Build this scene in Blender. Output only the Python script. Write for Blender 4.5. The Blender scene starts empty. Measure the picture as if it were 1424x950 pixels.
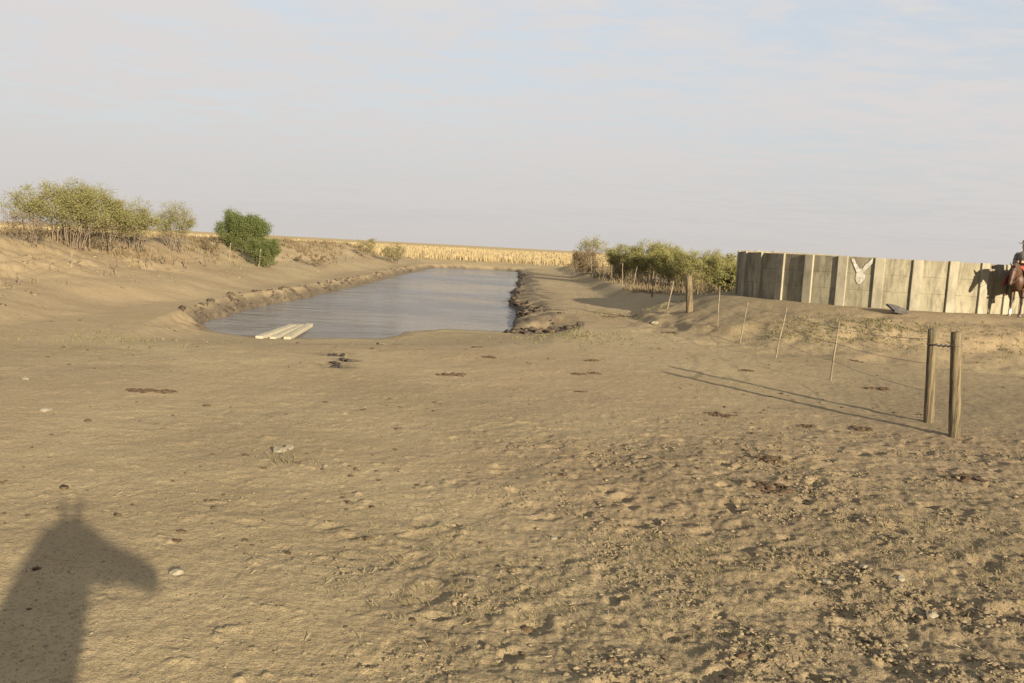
import bpy, math, random
import numpy as np
from mathutils import Vector, Matrix

# ------------------------------------------------------------------ camera, sky, sun, exposure
SC = bpy.context.scene
COL = SC.collection
FPX = 1200.0
PITCH = math.atan(131/1200); ROLL = math.radians(3)
F_ = np.array([0, math.cos(PITCH), -math.sin(PITCH)]); U0 = np.array([0, math.sin(PITCH), math.cos(PITCH)]); R0 = np.array([1., 0, 0])
R_ = R0*math.cos(ROLL)+U0*math.sin(ROLL); U_ = -R0*math.sin(ROLL)+U0*math.cos(ROLL)
CAM = np.array([0, 0, 2.5])
cd = bpy.data.cameras.new('camera'); cam = bpy.data.objects.new('camera', cd); COL.objects.link(cam)
cd.sensor_width = 36; cd.lens = 36*FPX/1424; cd.clip_start = .05; cd.clip_end = 6000
m = Matrix.Identity(4)
for i in range(3):
    m[i][0] = R_[i]; m[i][1] = U_[i]; m[i][2] = -F_[i]; m[i][3] = CAM[i]
cam.matrix_world = m
SC.camera = cam

SUN_EL = math.radians(13.7); SUN_AZ = math.radians(150)     # azimuth from +Y towards +X
S_ = np.array([math.sin(SUN_AZ)*math.cos(SUN_EL), math.cos(SUN_AZ)*math.cos(SUN_EL), math.sin(SUN_EL)])
ld = bpy.data.lights.new('sun', 'SUN'); ld.energy = 3.15; ld.angle = math.radians(.6); ld.color = (1, .86, .64)
lo = bpy.data.objects.new('sun', ld); COL.objects.link(lo)
lo.rotation_euler = Vector(-S_).to_track_quat('-Z', 'Y').to_euler(); lo.location = (10, -20, 15)

W_ = bpy.data.worlds.new('World'); SC.world = W_; W_.use_nodes = True
nt = W_.node_tree; N = nt.nodes; L = nt.links; N.clear()
def wn(t, **k):
    n = N.new(t)
    for a, b in k.items(): setattr(n, a, b)
    return n
def wmath(op, a, b=None, clamp=False):
    n = wn('ShaderNodeMath', operation=op, use_clamp=clamp)
    for i, v in enumerate((a, b)):
        if v is None: continue
        if isinstance(v, (int, float)): n.inputs[i].default_value = v
        else: L.new(v, n.inputs[i])
    return n.outputs[0]
sky = wn('ShaderNodeTexSky', sky_type='NISHITA', sun_disc=False, sun_elevation=SUN_EL, sun_rotation=SUN_AZ, dust_density=3.0, air_density=1.2, ozone_density=1.0)
tc = wn('ShaderNodeTexCoord'); sep = wn('ShaderNodeSeparateXYZ'); L.new(tc.outputs['Generated'], sep.inputs[0])
zc = wmath('MAXIMUM', sep.outputs[2], 0.0)
zd = wmath('ADD', zc, .07)
cx = wmath('DIVIDE', sep.outputs[0], zd); cy = wmath('DIVIDE', sep.outputs[1], zd)
comb = wn('ShaderNodeCombineXYZ'); L.new(cx, comb.inputs[0]); L.new(cy, comb.inputs[1])
mp = wn('ShaderNodeMapping'); mp.inputs['Rotation'].default_value = (0, 0, .35); mp.inputs['Scale'].default_value = (.9, 1.35, 1); mp.inputs['Location'].default_value = (3.1, .7, 0)
L.new(comb.outputs[0], mp.inputs[0])
n1 = wn('ShaderNodeTexNoise'); n1.inputs['Scale'].default_value = 3.4; n1.inputs['Detail'].default_value = 8; n1.inputs['Roughness'].default_value = .62; n1.inputs['Distortion'].default_value = .4
L.new(mp.outputs[0], n1.inputs['Vector'])
n2 = wn('ShaderNodeTexNoise'); n2.inputs['Scale'].default_value = .35; n2.inputs['Detail'].default_value = 3
L.new(mp.outputs[0], n2.inputs['Vector'])
cl = wmath('ADD', wmath('MULTIPLY', n1.outputs[0], .6), wmath('MULTIPLY', n2.outputs[0], .55))
mr = wn('ShaderNodeMapRange', interpolation_type='SMOOTHSTEP'); mr.inputs['From Min'].default_value = .44; mr.inputs['From Max'].default_value = .64
L.new(cl, mr.inputs['Value'])
def wmix(fac, a, b):
    n = wn('ShaderNodeMix', data_type='RGBA')
    if isinstance(fac, float): n.inputs[0].default_value = fac
    else: L.new(fac, n.inputs[0])
    for i, v in ((6, a), (7, b)):
        if isinstance(v, tuple): n.inputs[i].default_value = (*v, 1)
        else: L.new(v, n.inputs[i])
    return n.outputs[2]
def wscale(c, s):
    n = wn('ShaderNodeVectorMath', operation='SCALE'); L.new(c, n.inputs[0]); n.inputs[3].default_value = s; return n.outputs[0]
SKYK = .835
blue = wmix(.92, sky.outputs[0], (1.0*SKYK, 1.08*SKYK, 1.21*SKYK))
cloudc = (1.36*SKYK, 1.33*SKYK, 1.33*SKYK)
body = wmix(mr.outputs[0], blue, cloudc)
hz = wmath('POWER', 2.718, wmath('MULTIPLY', zc, -7.5))
hz = wmath('MULTIPLY', hz, .97, True)
fin = wmix(hz, body, (1.15*SKYK, 1.08*SKYK, 1.025*SKYK))
bg = wn('ShaderNodeBackground'); bg.inputs[1].default_value = .15; L.new(fin, bg.inputs[0])
wo = wn('ShaderNodeOutputWorld'); L.new(bg.outputs[0], wo.inputs[0])

SC.view_settings.view_transform = 'Standard'; SC.view_settings.look = 'None'; SC.view_settings.gamma = 1
SC.view_settings.exposure = 2.1
SC.render.engine = 'CYCLES'
SC.cycles.max_bounces = 6

rng = np.random.default_rng(7); random.seed(7)

# ------------------------------------------------------------------ helpers
def unproj(px, py, z=0.):
    d = F_+R_*(px-712)/FPX-U_*(py-475)/FPX
    return CAM+d*(z-2.5)/d[2]
def unproj_y(px, py, Y):
    d = F_+R_*(px-712)/FPX-U_*(py-475)/FPX
    return CAM+d*Y/d[1]
def proj(P):
    d = np.array(P)-CAM; w = d@F_; return 712+FPX*(d@R_)/w, 475-FPX*(d@U_)/w

def sm(a, b, x):
    t = np.clip((x-a)/(b-a), 0, 1); return t*t*(3-2*t)
def hash2(ix, iy, seed):
    ix = (ix.astype(np.int64) & 0xffffffff).astype(np.uint64); iy = (iy.astype(np.int64) & 0xffffffff).astype(np.uint64)
    h = (ix*np.uint64(374761393)+iy*np.uint64(668265263)+np.uint64(seed*2246822519 & 0xffffffff)) & np.uint64(0xffffffff)
    h = ((h ^ (h >> np.uint64(13)))*np.uint64(1274126177)) & np.uint64(0xffffffff)
    h = ((h ^ (h >> np.uint64(15)))*np.uint64(2246822519)) & np.uint64(0xffffffff)
    h = h ^ (h >> np.uint64(16))
    return h.astype(np.float64)/4294967296.0
def vnoise(x, y, seed=0):
    ix = np.floor(x); iy = np.floor(y); fx = x-ix; fy = y-iy
    fx = fx*fx*fx*(fx*(fx*6-15)+10); fy = fy*fy*fy*(fy*(fy*6-15)+10)
    a = hash2(ix, iy, seed); b = hash2(ix+1, iy, seed); c = hash2(ix, iy+1, seed); d = hash2(ix+1, iy+1, seed)
    return (a*(1-fx)+b*fx)*(1-fy)+(c*(1-fx)+d*fx)*fy*1.0
def fbm(x, y, f, o=4, seed=0, g=.5):
    s = 0; a = 1; t = 0
    for k in range(o):
        ang = .6*k+.3; c, sn = math.cos(ang), math.sin(ang)
        s = s+a*(vnoise((x*c-y*sn)*f+17.3*k, (x*sn+y*c)*f-9.1*k, seed+k)-.5)*2
        t += a; a *= g; f *= 2.03
    return s/t

def add_mesh(name, V, Fc, mat=None, parent=None, smooth=False, cols=None):
    me = bpy.data.meshes.new(name)
    V = np.asarray(V, dtype=np.float32).reshape(-1, 3)
    if isinstance(Fc, np.ndarray):
        n, k = Fc.shape
        me.vertices.add(len(V)); me.vertices.foreach_set('co', V.ravel())
        me.loops.add(n*k); me.polygons.add(n)
        me.loops.foreach_set('vertex_index', Fc.astype(np.int32).ravel())
        me.polygons.foreach_set('loop_start', np.arange(0, n*k, k, dtype=np.int32))
        me.polygons.foreach_set('loop_total', np.full(n, k, dtype=np.int32))
        me.update(calc_edges=True)
    else:
        me.from_pydata(V.tolist(), [], Fc); me.update()
    if smooth: me.polygons.foreach_set('use_smooth', np.ones(len(me.polygons), dtype=bool))
    if cols:
        for cn, arr in cols.items():
            a = me.color_attributes.new(cn, 'FLOAT_COLOR', 'POINT')
            a.data.foreach_set('color', np.asarray(arr, dtype=np.float32).ravel())
    if mat: me.materials.append(mat)
    o = bpy.data.objects.new(name, me); COL.objects.link(o)
    if parent is not None: o.parent = parent
    return o
def tag(o, label=None, cat=None, group=None, kind=None):
    if label: o['label'] = label
    if cat: o['category'] = cat
    if group: o['group'] = group
    if kind: o['kind'] = kind
    return o
def empty(name, loc, label, cat, group=None, rz=0):
    o = bpy.data.objects.new(name, None); COL.objects.link(o); o.location = loc; o.rotation_euler = (0, 0, rz)
    o.empty_display_size = .2
    return tag(o, label, cat, group)

class MB:
    def __init__(s): s.v = []; s.f = []
    def add(s, V, Fc):
        b = len(s.v); s.v += [tuple(map(float, p)) for p in V]; s.f += [tuple(int(i)+b for i in q) for q in Fc]; return s
    def tube(s, P, R, n=6, cap=True, jit=0):
        P = [np.array(p, float) for p in P]
        if not hasattr(R, '__len__'): R = [R]*len(P)
        V = []; Fc = []
        ref = np.array([0, 0, 1.]) if abs((P[-1]-P[0])[2]) < .9*np.linalg.norm(P[-1]-P[0]) else np.array([0, 1., 0])
        for i, p in enumerate(P):
            t = P[min(i+1, len(P)-1)]-P[max(i-1, 0)]; t = t/(np.linalg.norm(t)+1e-9)
            a = np.cross(t, ref); a /= np.linalg.norm(a)+1e-9; b = np.cross(t, a)
            for k in range(n):
                th = 2*math.pi*k/n; rr = R[i]*(1+(random.uniform(-jit, jit) if jit else 0))
                V.append(p+a*math.cos(th)*rr+b*math.sin(th)*rr)
        for i in range(len(P)-1):
            for k in range(n):
                Fc.append((i*n+k, i*n+(k+1) % n, (i+1)*n+(k+1) % n, (i+1)*n+k))
        if cap: Fc.append(tuple(range(n-1, -1, -1))); Fc.append(tuple(range((len(P)-1)*n, len(P)*n)))
        return s.add(V, Fc)
    def box(s, c, h, M=None, bev=0):
        V = [np.array([x*h[0], y*h[1], z*h[2]]) for x in (-1, 1) for y in (-1, 1) for z in (-1, 1)]
        if M is not None: V = [M@v for v in V]
        V = [v+np.array(c) for v in V]
        return s.add(V, [(0, 1, 3, 2), (4, 6, 7, 5), (0, 4, 5, 1), (2, 3, 7, 6), (0, 2, 6, 4), (1, 5, 7, 3)])
    def loft(s, rings, n=16, side=(0, 1, 0)):
        # rings: (x,y,z,half height,half width); elliptical sections
        P = [np.array(r[:3], float) for r in rings]; V = []; Fc = []
        side = np.array(side, float)
        for i, p in enumerate(P):
            t = P[min(i+1, len(P)-1)]-P[max(i-1, 0)]; t = t/(np.linalg.norm(t)+1e-9)
            b = side-t*(side@t); b /= np.linalg.norm(b); a = np.cross(b, t)
            for k in range(n):
                th = 2*math.pi*k/n
                V.append(p+a*math.sin(th)*rings[i][3]+b*math.cos(th)*rings[i][4])
        for i in range(len(P)-1):
            for k in range(n):
                Fc.append((i*n+k, i*n+(k+1) % n, (i+1)*n+(k+1) % n, (i+1)*n+k))
        Fc.append(tuple(range(n-1, -1, -1))); Fc.append(tuple(range((len(P)-1)*n, len(P)*n)))
        return s.add(V, Fc)
    def blob(s, c, r, seed=0, rough=.2, sub=0):
        V, Fc = ICO[sub]
        rr = np.random.default_rng(seed)
        k = 1+rough*(rr.random(len(V))-.5)*2
        V = V*k[:, None]*np.array(r)+np.array(c)
        return s.add(V, Fc)
    def build(s, name, mat, parent=None, smooth=False): return add_mesh(name, s.v, s.f, mat, parent, smooth)
def _ico():
    import bmesh
    out = {}
    for sub in (1, 2, 3):
        bm = bmesh.new(); bmesh.ops.create_icosphere(bm, subdivisions=sub, radius=1)
        out[sub-1] = (np.array([v.co[:] for v in bm.verts]), [tuple(v.index for v in f.verts) for f in bm.faces]); bm.free()
    return out
ICO = _ico()
def fuse(name, mb, mat, parent, voxel=.02, smooth_it=4):
    me = bpy.data.meshes.new('tmp'); me.from_pydata(mb.v, [], mb.f); me.update()
    o = bpy.data.objects.new('tmp', me); COL.objects.link(o)
    r = o.modifiers.new('r', 'REMESH'); r.mode = 'VOXEL'; r.voxel_size = voxel
    s2 = o.modifiers.new('s', 'SMOOTH'); s2.iterations = smooth_it; s2.factor = .5
    dg = bpy.context.evaluated_depsgraph_get(); ev = o.evaluated_get(dg)
    nm = bpy.data.meshes.new_from_object(ev); nm.name = name
    bpy.data.objects.remove(o); bpy.data.meshes.remove(me)
    nm.materials.clear(); nm.materials.append(mat)
    nm.polygons.foreach_set('use_smooth', np.ones(len(nm.polygons), dtype=bool))
    q = bpy.data.objects.new(name, nm); COL.objects.link(q); q.parent = parent
    return q

# ------------------------------------------------------------------ materials
class Mt:
    def __init__(s, name, rough=.9, spec=.2):
        s.m = bpy.data.materials.new(name); s.m.use_nodes = True; s.t = s.m.node_tree; s.N = s.t.nodes; s.L = s.t.links
        s.b = s.N['Principled BSDF']; s.b.inputs['Roughness'].default_value = rough; s.b.inputs['Specular IOR Level'].default_value = spec
        s.tc = s.N.new('ShaderNodeTexCoord')
    def noise(s, scale, detail=4, rough=.6, vec=None, stretch=None, dist=0):
        n = s.N.new('ShaderNodeTexNoise'); n.inputs['Scale'].default_value = scale; n.inputs['Detail'].default_value = detail; n.inputs['Roughness'].default_value = rough; n.inputs['Distortion'].default_value = dist
        v = vec or s.tc.outputs['Object']
        if stretch:
            mpn = s.N.new('ShaderNodeMapping'); mpn.inputs['Scale'].default_value = stretch; s.L.new(v, mpn.inputs[0]); v = mpn.outputs[0]
        s.L.new(v, n.inputs['Vector']); return n.outputs[0]
    def ramp(s, v, a, b):
        n = s.N.new('ShaderNodeMapRange'); n.interpolation_type = 'SMOOTHSTEP'; n.inputs['From Min'].default_value = a; n.inputs['From Max'].default_value = b
        s.L.new(v, n.inputs['Value']); return n.outputs[0]
    def mix(s, f, a, b, mode='MIX'):
        n = s.N.new('ShaderNodeMix'); n.data_type = 'RGBA'; n.blend_type = mode
        if isinstance(f, (int, float)): n.inputs[0].default_value = f
        else: s.L.new(f, n.inputs[0])
        for i, v in ((6, a), (7, b)):
            if isinstance(v, tuple): n.inputs[i].default_value = (*v, 1)
            else: s.L.new(v, n.inputs[i])
        return n.outputs[2]
    def math(s, op, a, b):
        n = s.N.new('ShaderNodeMath'); n.operation = op
        for i, v in enumerate((a, b)):
            if isinstance(v, (int, float)): n.inputs[i].default_value = v
            else: s.L.new(v, n.inputs[i])
        return n.outputs[0]
    def attr(s, name):
        n = s.N.new('ShaderNodeAttribute'); n.attribute_name = name
        q = s.N.new('ShaderNodeSeparateColor'); s.L.new(n.outputs['Color'], q.inputs[0]); return q.outputs
    def color(s, c):
        if isinstance(c, tuple): s.b.inputs['Base Color'].default_value = (*c, 1)
        else: s.L.new(c, s.b.inputs['Base Color'])
    def bump(s, h, strength=.5, dist=.02):
        n = s.N.new('ShaderNodeBump'); n.inputs['Strength'].default_value = strength; n.inputs['Distance'].default_value = dist
        s.L.new(h, n.inputs['Height']); s.L.new(n.outputs[0], s.b.inputs['Normal'])

def simple(name, a, b, scale, rough=.9, bump=0, stretch=None, spec=.2, detail=5):
    k = Mt(name, rough, spec); n = k.noise(scale, detail, stretch=stretch); k.color(k.mix(k.ramp(n, .35, .65), a, b))
    if bump: k.bump(n, .8, bump)
    return k.m

# soil: zone.r = golden field, zone.g = damp dark mud, dark holes and painted bank shade, zone.b = weedy / trampled earth and the darker right foreground
k = Mt('soil', .95, .1)
z = k.attr('zone')
nA = k.noise(.22, 5, .6); nB = k.noise(2.3, 6, .65); nC = k.noise(26, 5, .7); nD = k.noise(7, 5, .65); nE = k.noise(70, 3, .6)
c = k.mix(k.ramp(nA, .35, .65), (.258, .202, .115), (.305, .244, .143))
c = k.mix(k.math('MULTIPLY', k.ramp(nB, .46, .70), .5), c, (.215, .164, .098))
c = k.mix(k.math('MULTIPLY', z[2], k.math('ADD', k.math('MULTIPLY', k.ramp(nD, .38, .62), .55), .45)), c, (.130, .100, .060))
c = k.mix(k.math('MULTIPLY', k.ramp(nC, .50, .62), .55), c, (.135, .104, .066))
c = k.mix(k.math('MULTIPLY', k.ramp(nE, .56, .68), .45), c, (.33, .265, .165))
c = k.mix(k.math('MULTIPLY', k.math('MULTIPLY', z[2], k.ramp(k.noise(11, 5, .75), .52, .66)), .75), c, (.075, .062, .044))
nG = k.noise(3.1, 5, .7, stretch=(.25, 1, 1))
c = k.mix(k.math('MULTIPLY', k.ramp(k.noise(95, 2, .6), .54, .64), .6), c, (.12, .09, .055))
c = k.mix(k.math('MULTIPLY', k.ramp(k.noise(.09, 3, .5), .42, .62), .35), c, (.222, .158, .098))
c = k.mix(z[0], c, k.mix(k.ramp(nG, .35, .66), (.37, .29, .155), (.28, .21, .11)))
c = k.mix(z[1], c, k.mix(k.ramp(nD, .4, .62), (.065, .052, .038), (.12, .095, .065)))
k.color(c)
hh = k.math('ADD', k.math('MULTIPLY', nC, .55), k.math('ADD', k.math('MULTIPLY', nD, .8), k.math('MULTIPLY', nE, .3)))
k.bump(hh, .75, .035)
SOIL = k.m
k = Mt('clod', .95, .1); nC = k.noise(25, 4); rnd = k.attr('tint')
k.color(k.mix(rnd[0], k.mix(nC, (.095, .076, .048), (.155, .122, .076)), k.mix(nC, (.18, .14, .088), (.215, .17, .108)))); k.bump(nC, .6, .01); CLOD = k.m
k = Mt('mud clod', .85, .2); nC = k.noise(14, 4); k.color(k.mix(k.ramp(k.noise(1.7, 4, .7), .47, .66), k.mix(k.ramp(nC, .35, .65), (.030, .022, .017), (.07, .052, .036)), (.12, .09, .058))); k.bump(nC, .7, .03); MUD = k.m  # tan patches paint lit faces onto the dark mud lumps

k = Mt('pond water', .13, .5)
k.b.inputs['IOR'].default_value = 1.33
nw = k.noise(1.0, 5, .6, stretch=(1.3, 2.6, 1)); nw2 = k.noise(5.5, 3, .6, stretch=(.8, 1.7, 1))
k.color(k.mix(k.ramp(k.noise(.12, 4), .35, .65), (.100, .098, .096), (.135, .128, .12)))
nw3 = k.noise(.34, 4, .6, stretch=(.45, 1.0, 1)); nw4 = k.noise(.09, 4, .65, stretch=(.6, 1, 1))
gust = k.math('ADD', k.math('MULTIPLY', k.ramp(nw4, .38, .62), .9), .35)
k.bump(k.math('MULTIPLY', gust, k.math('ADD', k.math('MULTIPLY', nw3, 2.6), k.math('ADD', nw, k.math('MULTIPLY', nw2, .35)))), 1.0, .28)
k.L.new(k.math('ADD', k.math('MULTIPLY', k.ramp(nw4, .38, .62), .14), .08), k.b.inputs['Roughness'])
WATER = k.m

def leafmat(name, a, b, cc):
    k = Mt(name, .75, .2); r = k.attr('tint')
    k.color(k.mix(r[1], k.mix(r[0], a, b), cc)); k.b.inputs['Transmission Weight'].default_value = 0
    tr = k.N.new('ShaderNodeBsdfTranslucent'); mx = k.N.new('ShaderNodeMixShader'); mx.inputs[0].default_value = .3
    src = k.b.inputs['Base Color'].links[0].from_socket
    k.L.new(src, tr.inputs[0]); k.L.new(k.b.outputs[0], mx.inputs[1]); k.L.new(tr.outputs[0], mx.inputs[2])
    k.L.new(mx.outputs[0], k.N['Material Output'].inputs[0]); return k.m
LEAF_Y = leafmat('willowy leaves', (.215, .198, .075), (.155, .155, .055), (.23, .175, .095))
LEAF_G = leafmat('green leaves', (.082, .105, .032), (.115, .132, .042), (.14, .14, .055))
LEAF_D = leafmat('dry twigs', (.20, .15, .088), (.15, .11, .065), (.13, .115, .055))
LEAF_R = leafmat('hedge leaves', (.245, .228, .082), (.18, .18, .065), (.25, .195, .10))
GRASS = leafmat('dry grass', (.36, .285, .155), (.28, .215, .115), (.41, .34, .21))
WEED = leafmat('weed', (.14, .13, .055), (.18, .155, .08), (.21, .17, .10))
LEAF_F = leafmat('far hazed leaves', (.23, .195, .09), (.17, .155, .07), (.24, .185, .10))  # paler leaves, distance haze put into the colour
BARK = simple('grey brown bark', (.10, .078, .056), (.17, .135, .10), 9, bump=.01)
k = Mt('weathered post', .95, .1); nA = k.noise(3.0, 6, .7, stretch=(9, 9, .5)); nB = k.noise(2.5, 4, .6)
c = k.mix(k.ramp(nA, .38, .62), (.065, .050, .032), (.165, .13, .08)); c = k.mix(k.math('MULTIPLY', k.ramp(nB, .45, .65), .5), c, (.10, .095, .06)); k.color(c); k.bump(nA, 1.0, .03); POST = k.m
PICK = simple('fence stick', (.135, .108, .072), (.20, .165, .115), 8, bump=.004, stretch=(3, 3, .5))
DARKMUD = simple('dark hole mud', (.022, .018, .018), (.045, .036, .030), 9)
DARKW = simple('dark stake wood', (.07, .055, .04), (.15, .11, .075), 9)
WIRE = simple('old wire', (.15, .13, .11), (.09, .07, .055), 20, rough=.55, spec=.5)
DUNG = simple('dung', (.045, .030, .018), (.09, .06, .034), 30, bump=.01)
PALE = simple('pale concrete beam', (.25, .225, .16), (.32, .285, .21), 5, bump=.006)
STONE = simple('pale stone', (.15, .128, .09), (.21, .185, .135), 12, bump=.01)

k = Mt('tank concrete', .9, .15)
nA = k.noise(.9, 5, .6); nB = k.noise(3.5, 6, .7, stretch=(1, 1, .35)); nC = k.noise(40, 4)
c = k.mix(k.ramp(nA, .3, .7), (.182, .163, .112), (.245, .220, .156))
c = k.mix(k.math('MULTIPLY', k.ramp(nB, .44, .66), .8), c, (.105, .092, .062))
sx = k.N.new('ShaderNodeSeparateXYZ'); k.L.new(k.tc.outputs['Object'], sx.inputs[0])
topst = k.ramp(k.math('ADD', sx.outputs[2], k.math('MULTIPLY', nB, .5)), 1.55, 2.0)
c = k.mix(k.math('MULTIPLY', k.ramp(k.noise(2.2, 6, .75, stretch=(2.2, 2.2, .22)), .50, .62), .55), c, (.09, .08, .06))
c = k.mix(k.math('MULTIPLY', topst, .35), c, (.12, .10, .075))
k.color(c); k.bump(k.math('ADD', nC, k.math('MULTIPLY', nB, 2.0)), .4, .01); CONC = k.m
k = Mt('pilaster concrete', .9, .15); nB = k.noise(3.0, 6, .7, stretch=(1, 1, .4)); nC = k.noise(40, 4)
k.color(k.mix(k.ramp(nB, .35, .68), (.26, .235, .175), (.165, .148, .108))); k.bump(nC, .4, .008); PIL = k.m
k = Mt('white paint', .9, .1); nA = k.noise(7, 5, .75); nB = k.noise(2.6, 5, .7)
c = k.mix(k.ramp(nB, .35, .65), (.42, .41, .37), (.30, .29, .25)); c = k.mix(k.math('MULTIPLY', k.ramp(nA, .47, .62), .85), c, (.19, .17, .12)); k.color(c); WHITE = k.m

# ------------------------------------------------------------------ terrain
ZW = -.5
POND_PX = [(275, 452), (300, 462), (330, 466), (360, 470), (420, 471), (536, 471), (548, 468), (562, 462), (620, 458), (670, 460), (712, 462), (717, 446), (713, 430), (712, 415), (719, 402), (722, 390), (723, 383), (720, 378),
           (690, 376), (650, 374), (603, 373), (570, 379), (530, 390), (480, 402), (440, 410), (420, 415), (380, 423), (340, 430), (310, 441)]
POND = np.array([unproj(a, b, ZW)[:2] for a, b in POND_PX])
def sd_poly(x, y, P):
    d = np.full(x.shape, 1e9); ins = np.zeros(x.shape, bool)
    for i in range(len(P)):
        ax, ay = P[i]; bx, by = P[(i+1) % len(P)]
        ex, ey = bx-ax, by-ay; t = np.clip(((x-ax)*ex+(y-ay)*ey)/(ex*ex+ey*ey), 0, 1)
        d = np.minimum(d, np.hypot(x-ax-t*ex, y-ay-t*ey))
        c1 = ((ay > y) != (by > y)) & (x < (bx-ax)*(y-ay)/((by-ay) if by != ay else 1e-9)+ax); ins ^= c1
    return np.where(ins, -d, d)
TC = np.array([13.585, 32.80]); TR = 5.05; TZ = 1.15
def pits(x, y, cell, seed, rad, dep):
    ix = np.floor(x/cell); iy = np.floor(y/cell); out = np.zeros(x.shape)
    for dx in (-1, 0, 1):
        for dy in (-1, 0, 1):
            jx = ix+dx; jy = iy+dy
            px = (jx+hash2(jx, jy, seed))*cell; py = (jy+hash2(jx, jy, seed+1))*cell
            on = hash2(jx, jy, seed+2); r = rad*(.6+.8*hash2(jx, jy, seed+3))
            th = hash2(jx, jy, seed+4)*3.14; c_, s_ = np.cos(th), np.sin(th)
            qx = (x-px)*c_+(y-py)*s_; qy = -(x-px)*s_+(y-py)*c_
            d = np.hypot(qx, qy*1.5)/r
            e = np.where(on > .45, -dep*np.exp(-d**4*1.2)+.35*dep*np.exp(-((d-1.35)/.3)**2), 0)
            out = out+e*(.4+on)
    return out
def HZ(x, y, detail=True):
    x = np.asarray(x, float); y = np.asarray(y, float)
    rough_mask = sm(-1.5, 2.0, x*.8+fbm(x, y, .35, 3, 5)*2.2)*(1-sm(9, 15, y+fbm(x, y, .3, 2, 9)*2.5)) 
    rough_mask = np.maximum(rough_mask, .75*sm(-.25, .3, fbm(x, y, .3, 3, 21)+.16*(x+2.2))*(1-sm(6.6, 9.0, y+fbm(x, y, .5, 2, 24))))
    z = .07*fbm(x, y, .12, 3, 1)+.035*fbm(x, y, .6, 3, 2)
    # embankment along the left side of the pond
    xl = x+.9*fbm(x, y, .14, 3, 3)
    near = sm(11, 23, y+.4*(x+16)*0); far = 1-sm(92, 122, y)
    a = .55*sm(-11.6, -15.0, xl)+.95*sm(-14.4, -18.8, xl)+.25*sm(-17, -19.5, xl)
    back = 1-.62*sm(-20.5, -25.5, xl)
    E = a*back*near*far
    scarp = sm(-15.8, -16.5, xl+.6*fbm(x, y, .9, 4, 31))*.12*near*far*back
    z = z+E+scarp+sm(-13, -18, x)*near*(.17*fbm(x, y, .55, 4, 12)+.10*fbm(x, y, 1.8, 4, 13, .65)+.10*np.abs(fbm(x, y, 3.5, 4, 62, .6))+.06*np.abs(fbm(x, y, 1.1, 3, 63)))*(1-sm(100, 130, y))
    # bank under the hedge and fence on the right
    xr = x+.5*fbm(x, y, .3, 3, 14)
    z = z+.5*sm(4.9, 6.6, xr)*sm(33, 41, y)*(1-sm(108, 125, y))
    # level of the field around
    fieldz = .42*np.maximum(sm(109, 120, y), np.maximum(sm(14, 60, x)*sm(45, 60, y)*0, 0))
    z = np.where(y > 105, np.maximum(z, fieldz+.04*fbm(x, y, .1, 2, 8)), z)
    # mound of the tank
    d = np.hypot(x-TC[0], y-TC[1]); ang = np.arctan2(y-TC[1], x-TC[0])
    leftish = sm(.0, 1., -np.cos(ang)-.25)
    wd = 11.6-2.6*leftish
    md = TZ*(1-sm(5.5-.4*leftish, wd, d+.25*fbm(x, y, .5, 4, 15)))+(.10*fbm(x, y, 1.1, 4, 16))*sm(6.4, 7.4, d)*(1-sm(10.5, 12.5, d))
    lip = .16*sm(9.1, 8.6, d+.5*fbm(x, y, .8, 4, 17))*sm(6.6, 8.2, d)
    z = np.maximum(z, md+lip) + 0*z
    # pond
    w1 = .25*fbm(x, y, 1.1, 3, 18)+.35*fbm(x, y, .35, 2, 19)
    s0 = sd_poly(x, y, POND)
    amp = np.where((y < 31.2) & (x > -9.3), .35, 1.0)
    s = s0+w1*amp*.8
    nearside = sm(32.6, 30.9, y)*sm(-10.6, -8.4, x)*sm(3.4, .4, x)
    rightside = sm(-.2, .4, x)*(1-nearside)
    w = (.55+6.5*nearside+.75*rightside+.7*sm(95, 105, y))
    bz = ZW+.02+.10*(1-nearside)+(.14*fbm(x, y, 1.7, 3, 22)+.16*np.abs(fbm(x, y, 3.1, 2, 23)))*(1-nearside)*sm(.05, .4, s)
    t = np.where(nearside > .5, sm(0, 1, s/w), np.clip(s/w, 0, 1)**1.0)
    step = t
    z = np.where(s > 0, bz*(1-step)+z*step, ZW-.45*sm(0, 1.2, -s)-.01)
    sp = s
    # a cleft broken out of the near bank and holes left by hooves
    for (cx_, cy_), r_, dp_ in HOLES: z = z-dp_*np.exp(-(((x-cx_)/r_[0])**2+((y-cy_)/r_[1])**2)**1.5)
    if detail:
        dd = np.hypot(x, y); fade = 1-sm(18, 60, dd)
        fine = .006*fbm(x, y, 3.2, 4, 41, .6)+.0055*fbm(x, y, 17, 3, 42, .8)+.05*np.maximum(fbm(x, y, 6, 3, 49, .6)-.42, 0)
        hum = np.abs(fbm(x, y, 1.25, 4, 43, .55)); hum2 = fbm(x, y, 3.9, 4, 44, .65)
        lump = rough_mask*(.048*hum+.022*hum2+.022*fbm(x, y, 9, 4, 45, .8)+.02*np.maximum(fbm(x, y, 5, 3, 61, .6), 0)-.02)
        pit = pits(x, y, .42, 50, .085, .040)*(.10+.5*rough_mask)+pits(x, y, .9, 60, .15, .05)*(.08+.55*rough_mask)
        lines = -.022*np.exp(-(fbm(x*.55-y*.35, y*.9+x*.35, .9, 3, 46)/.035)**2)*(1-sm(9, 14, dd))*(.35+.65*sm(-.1, .3, fbm(x, y, .5, 2, 47)))
        mid = .018*fbm(x, y, 1.6, 4, 48, .6)
        z = z+np.where(sp > .2, 1, 0)*(fade*(fine+lump)+pit*(1-sm(22, 34, dd))+mid)
    return z, sp, rough_mask
HOLES = []
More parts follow.
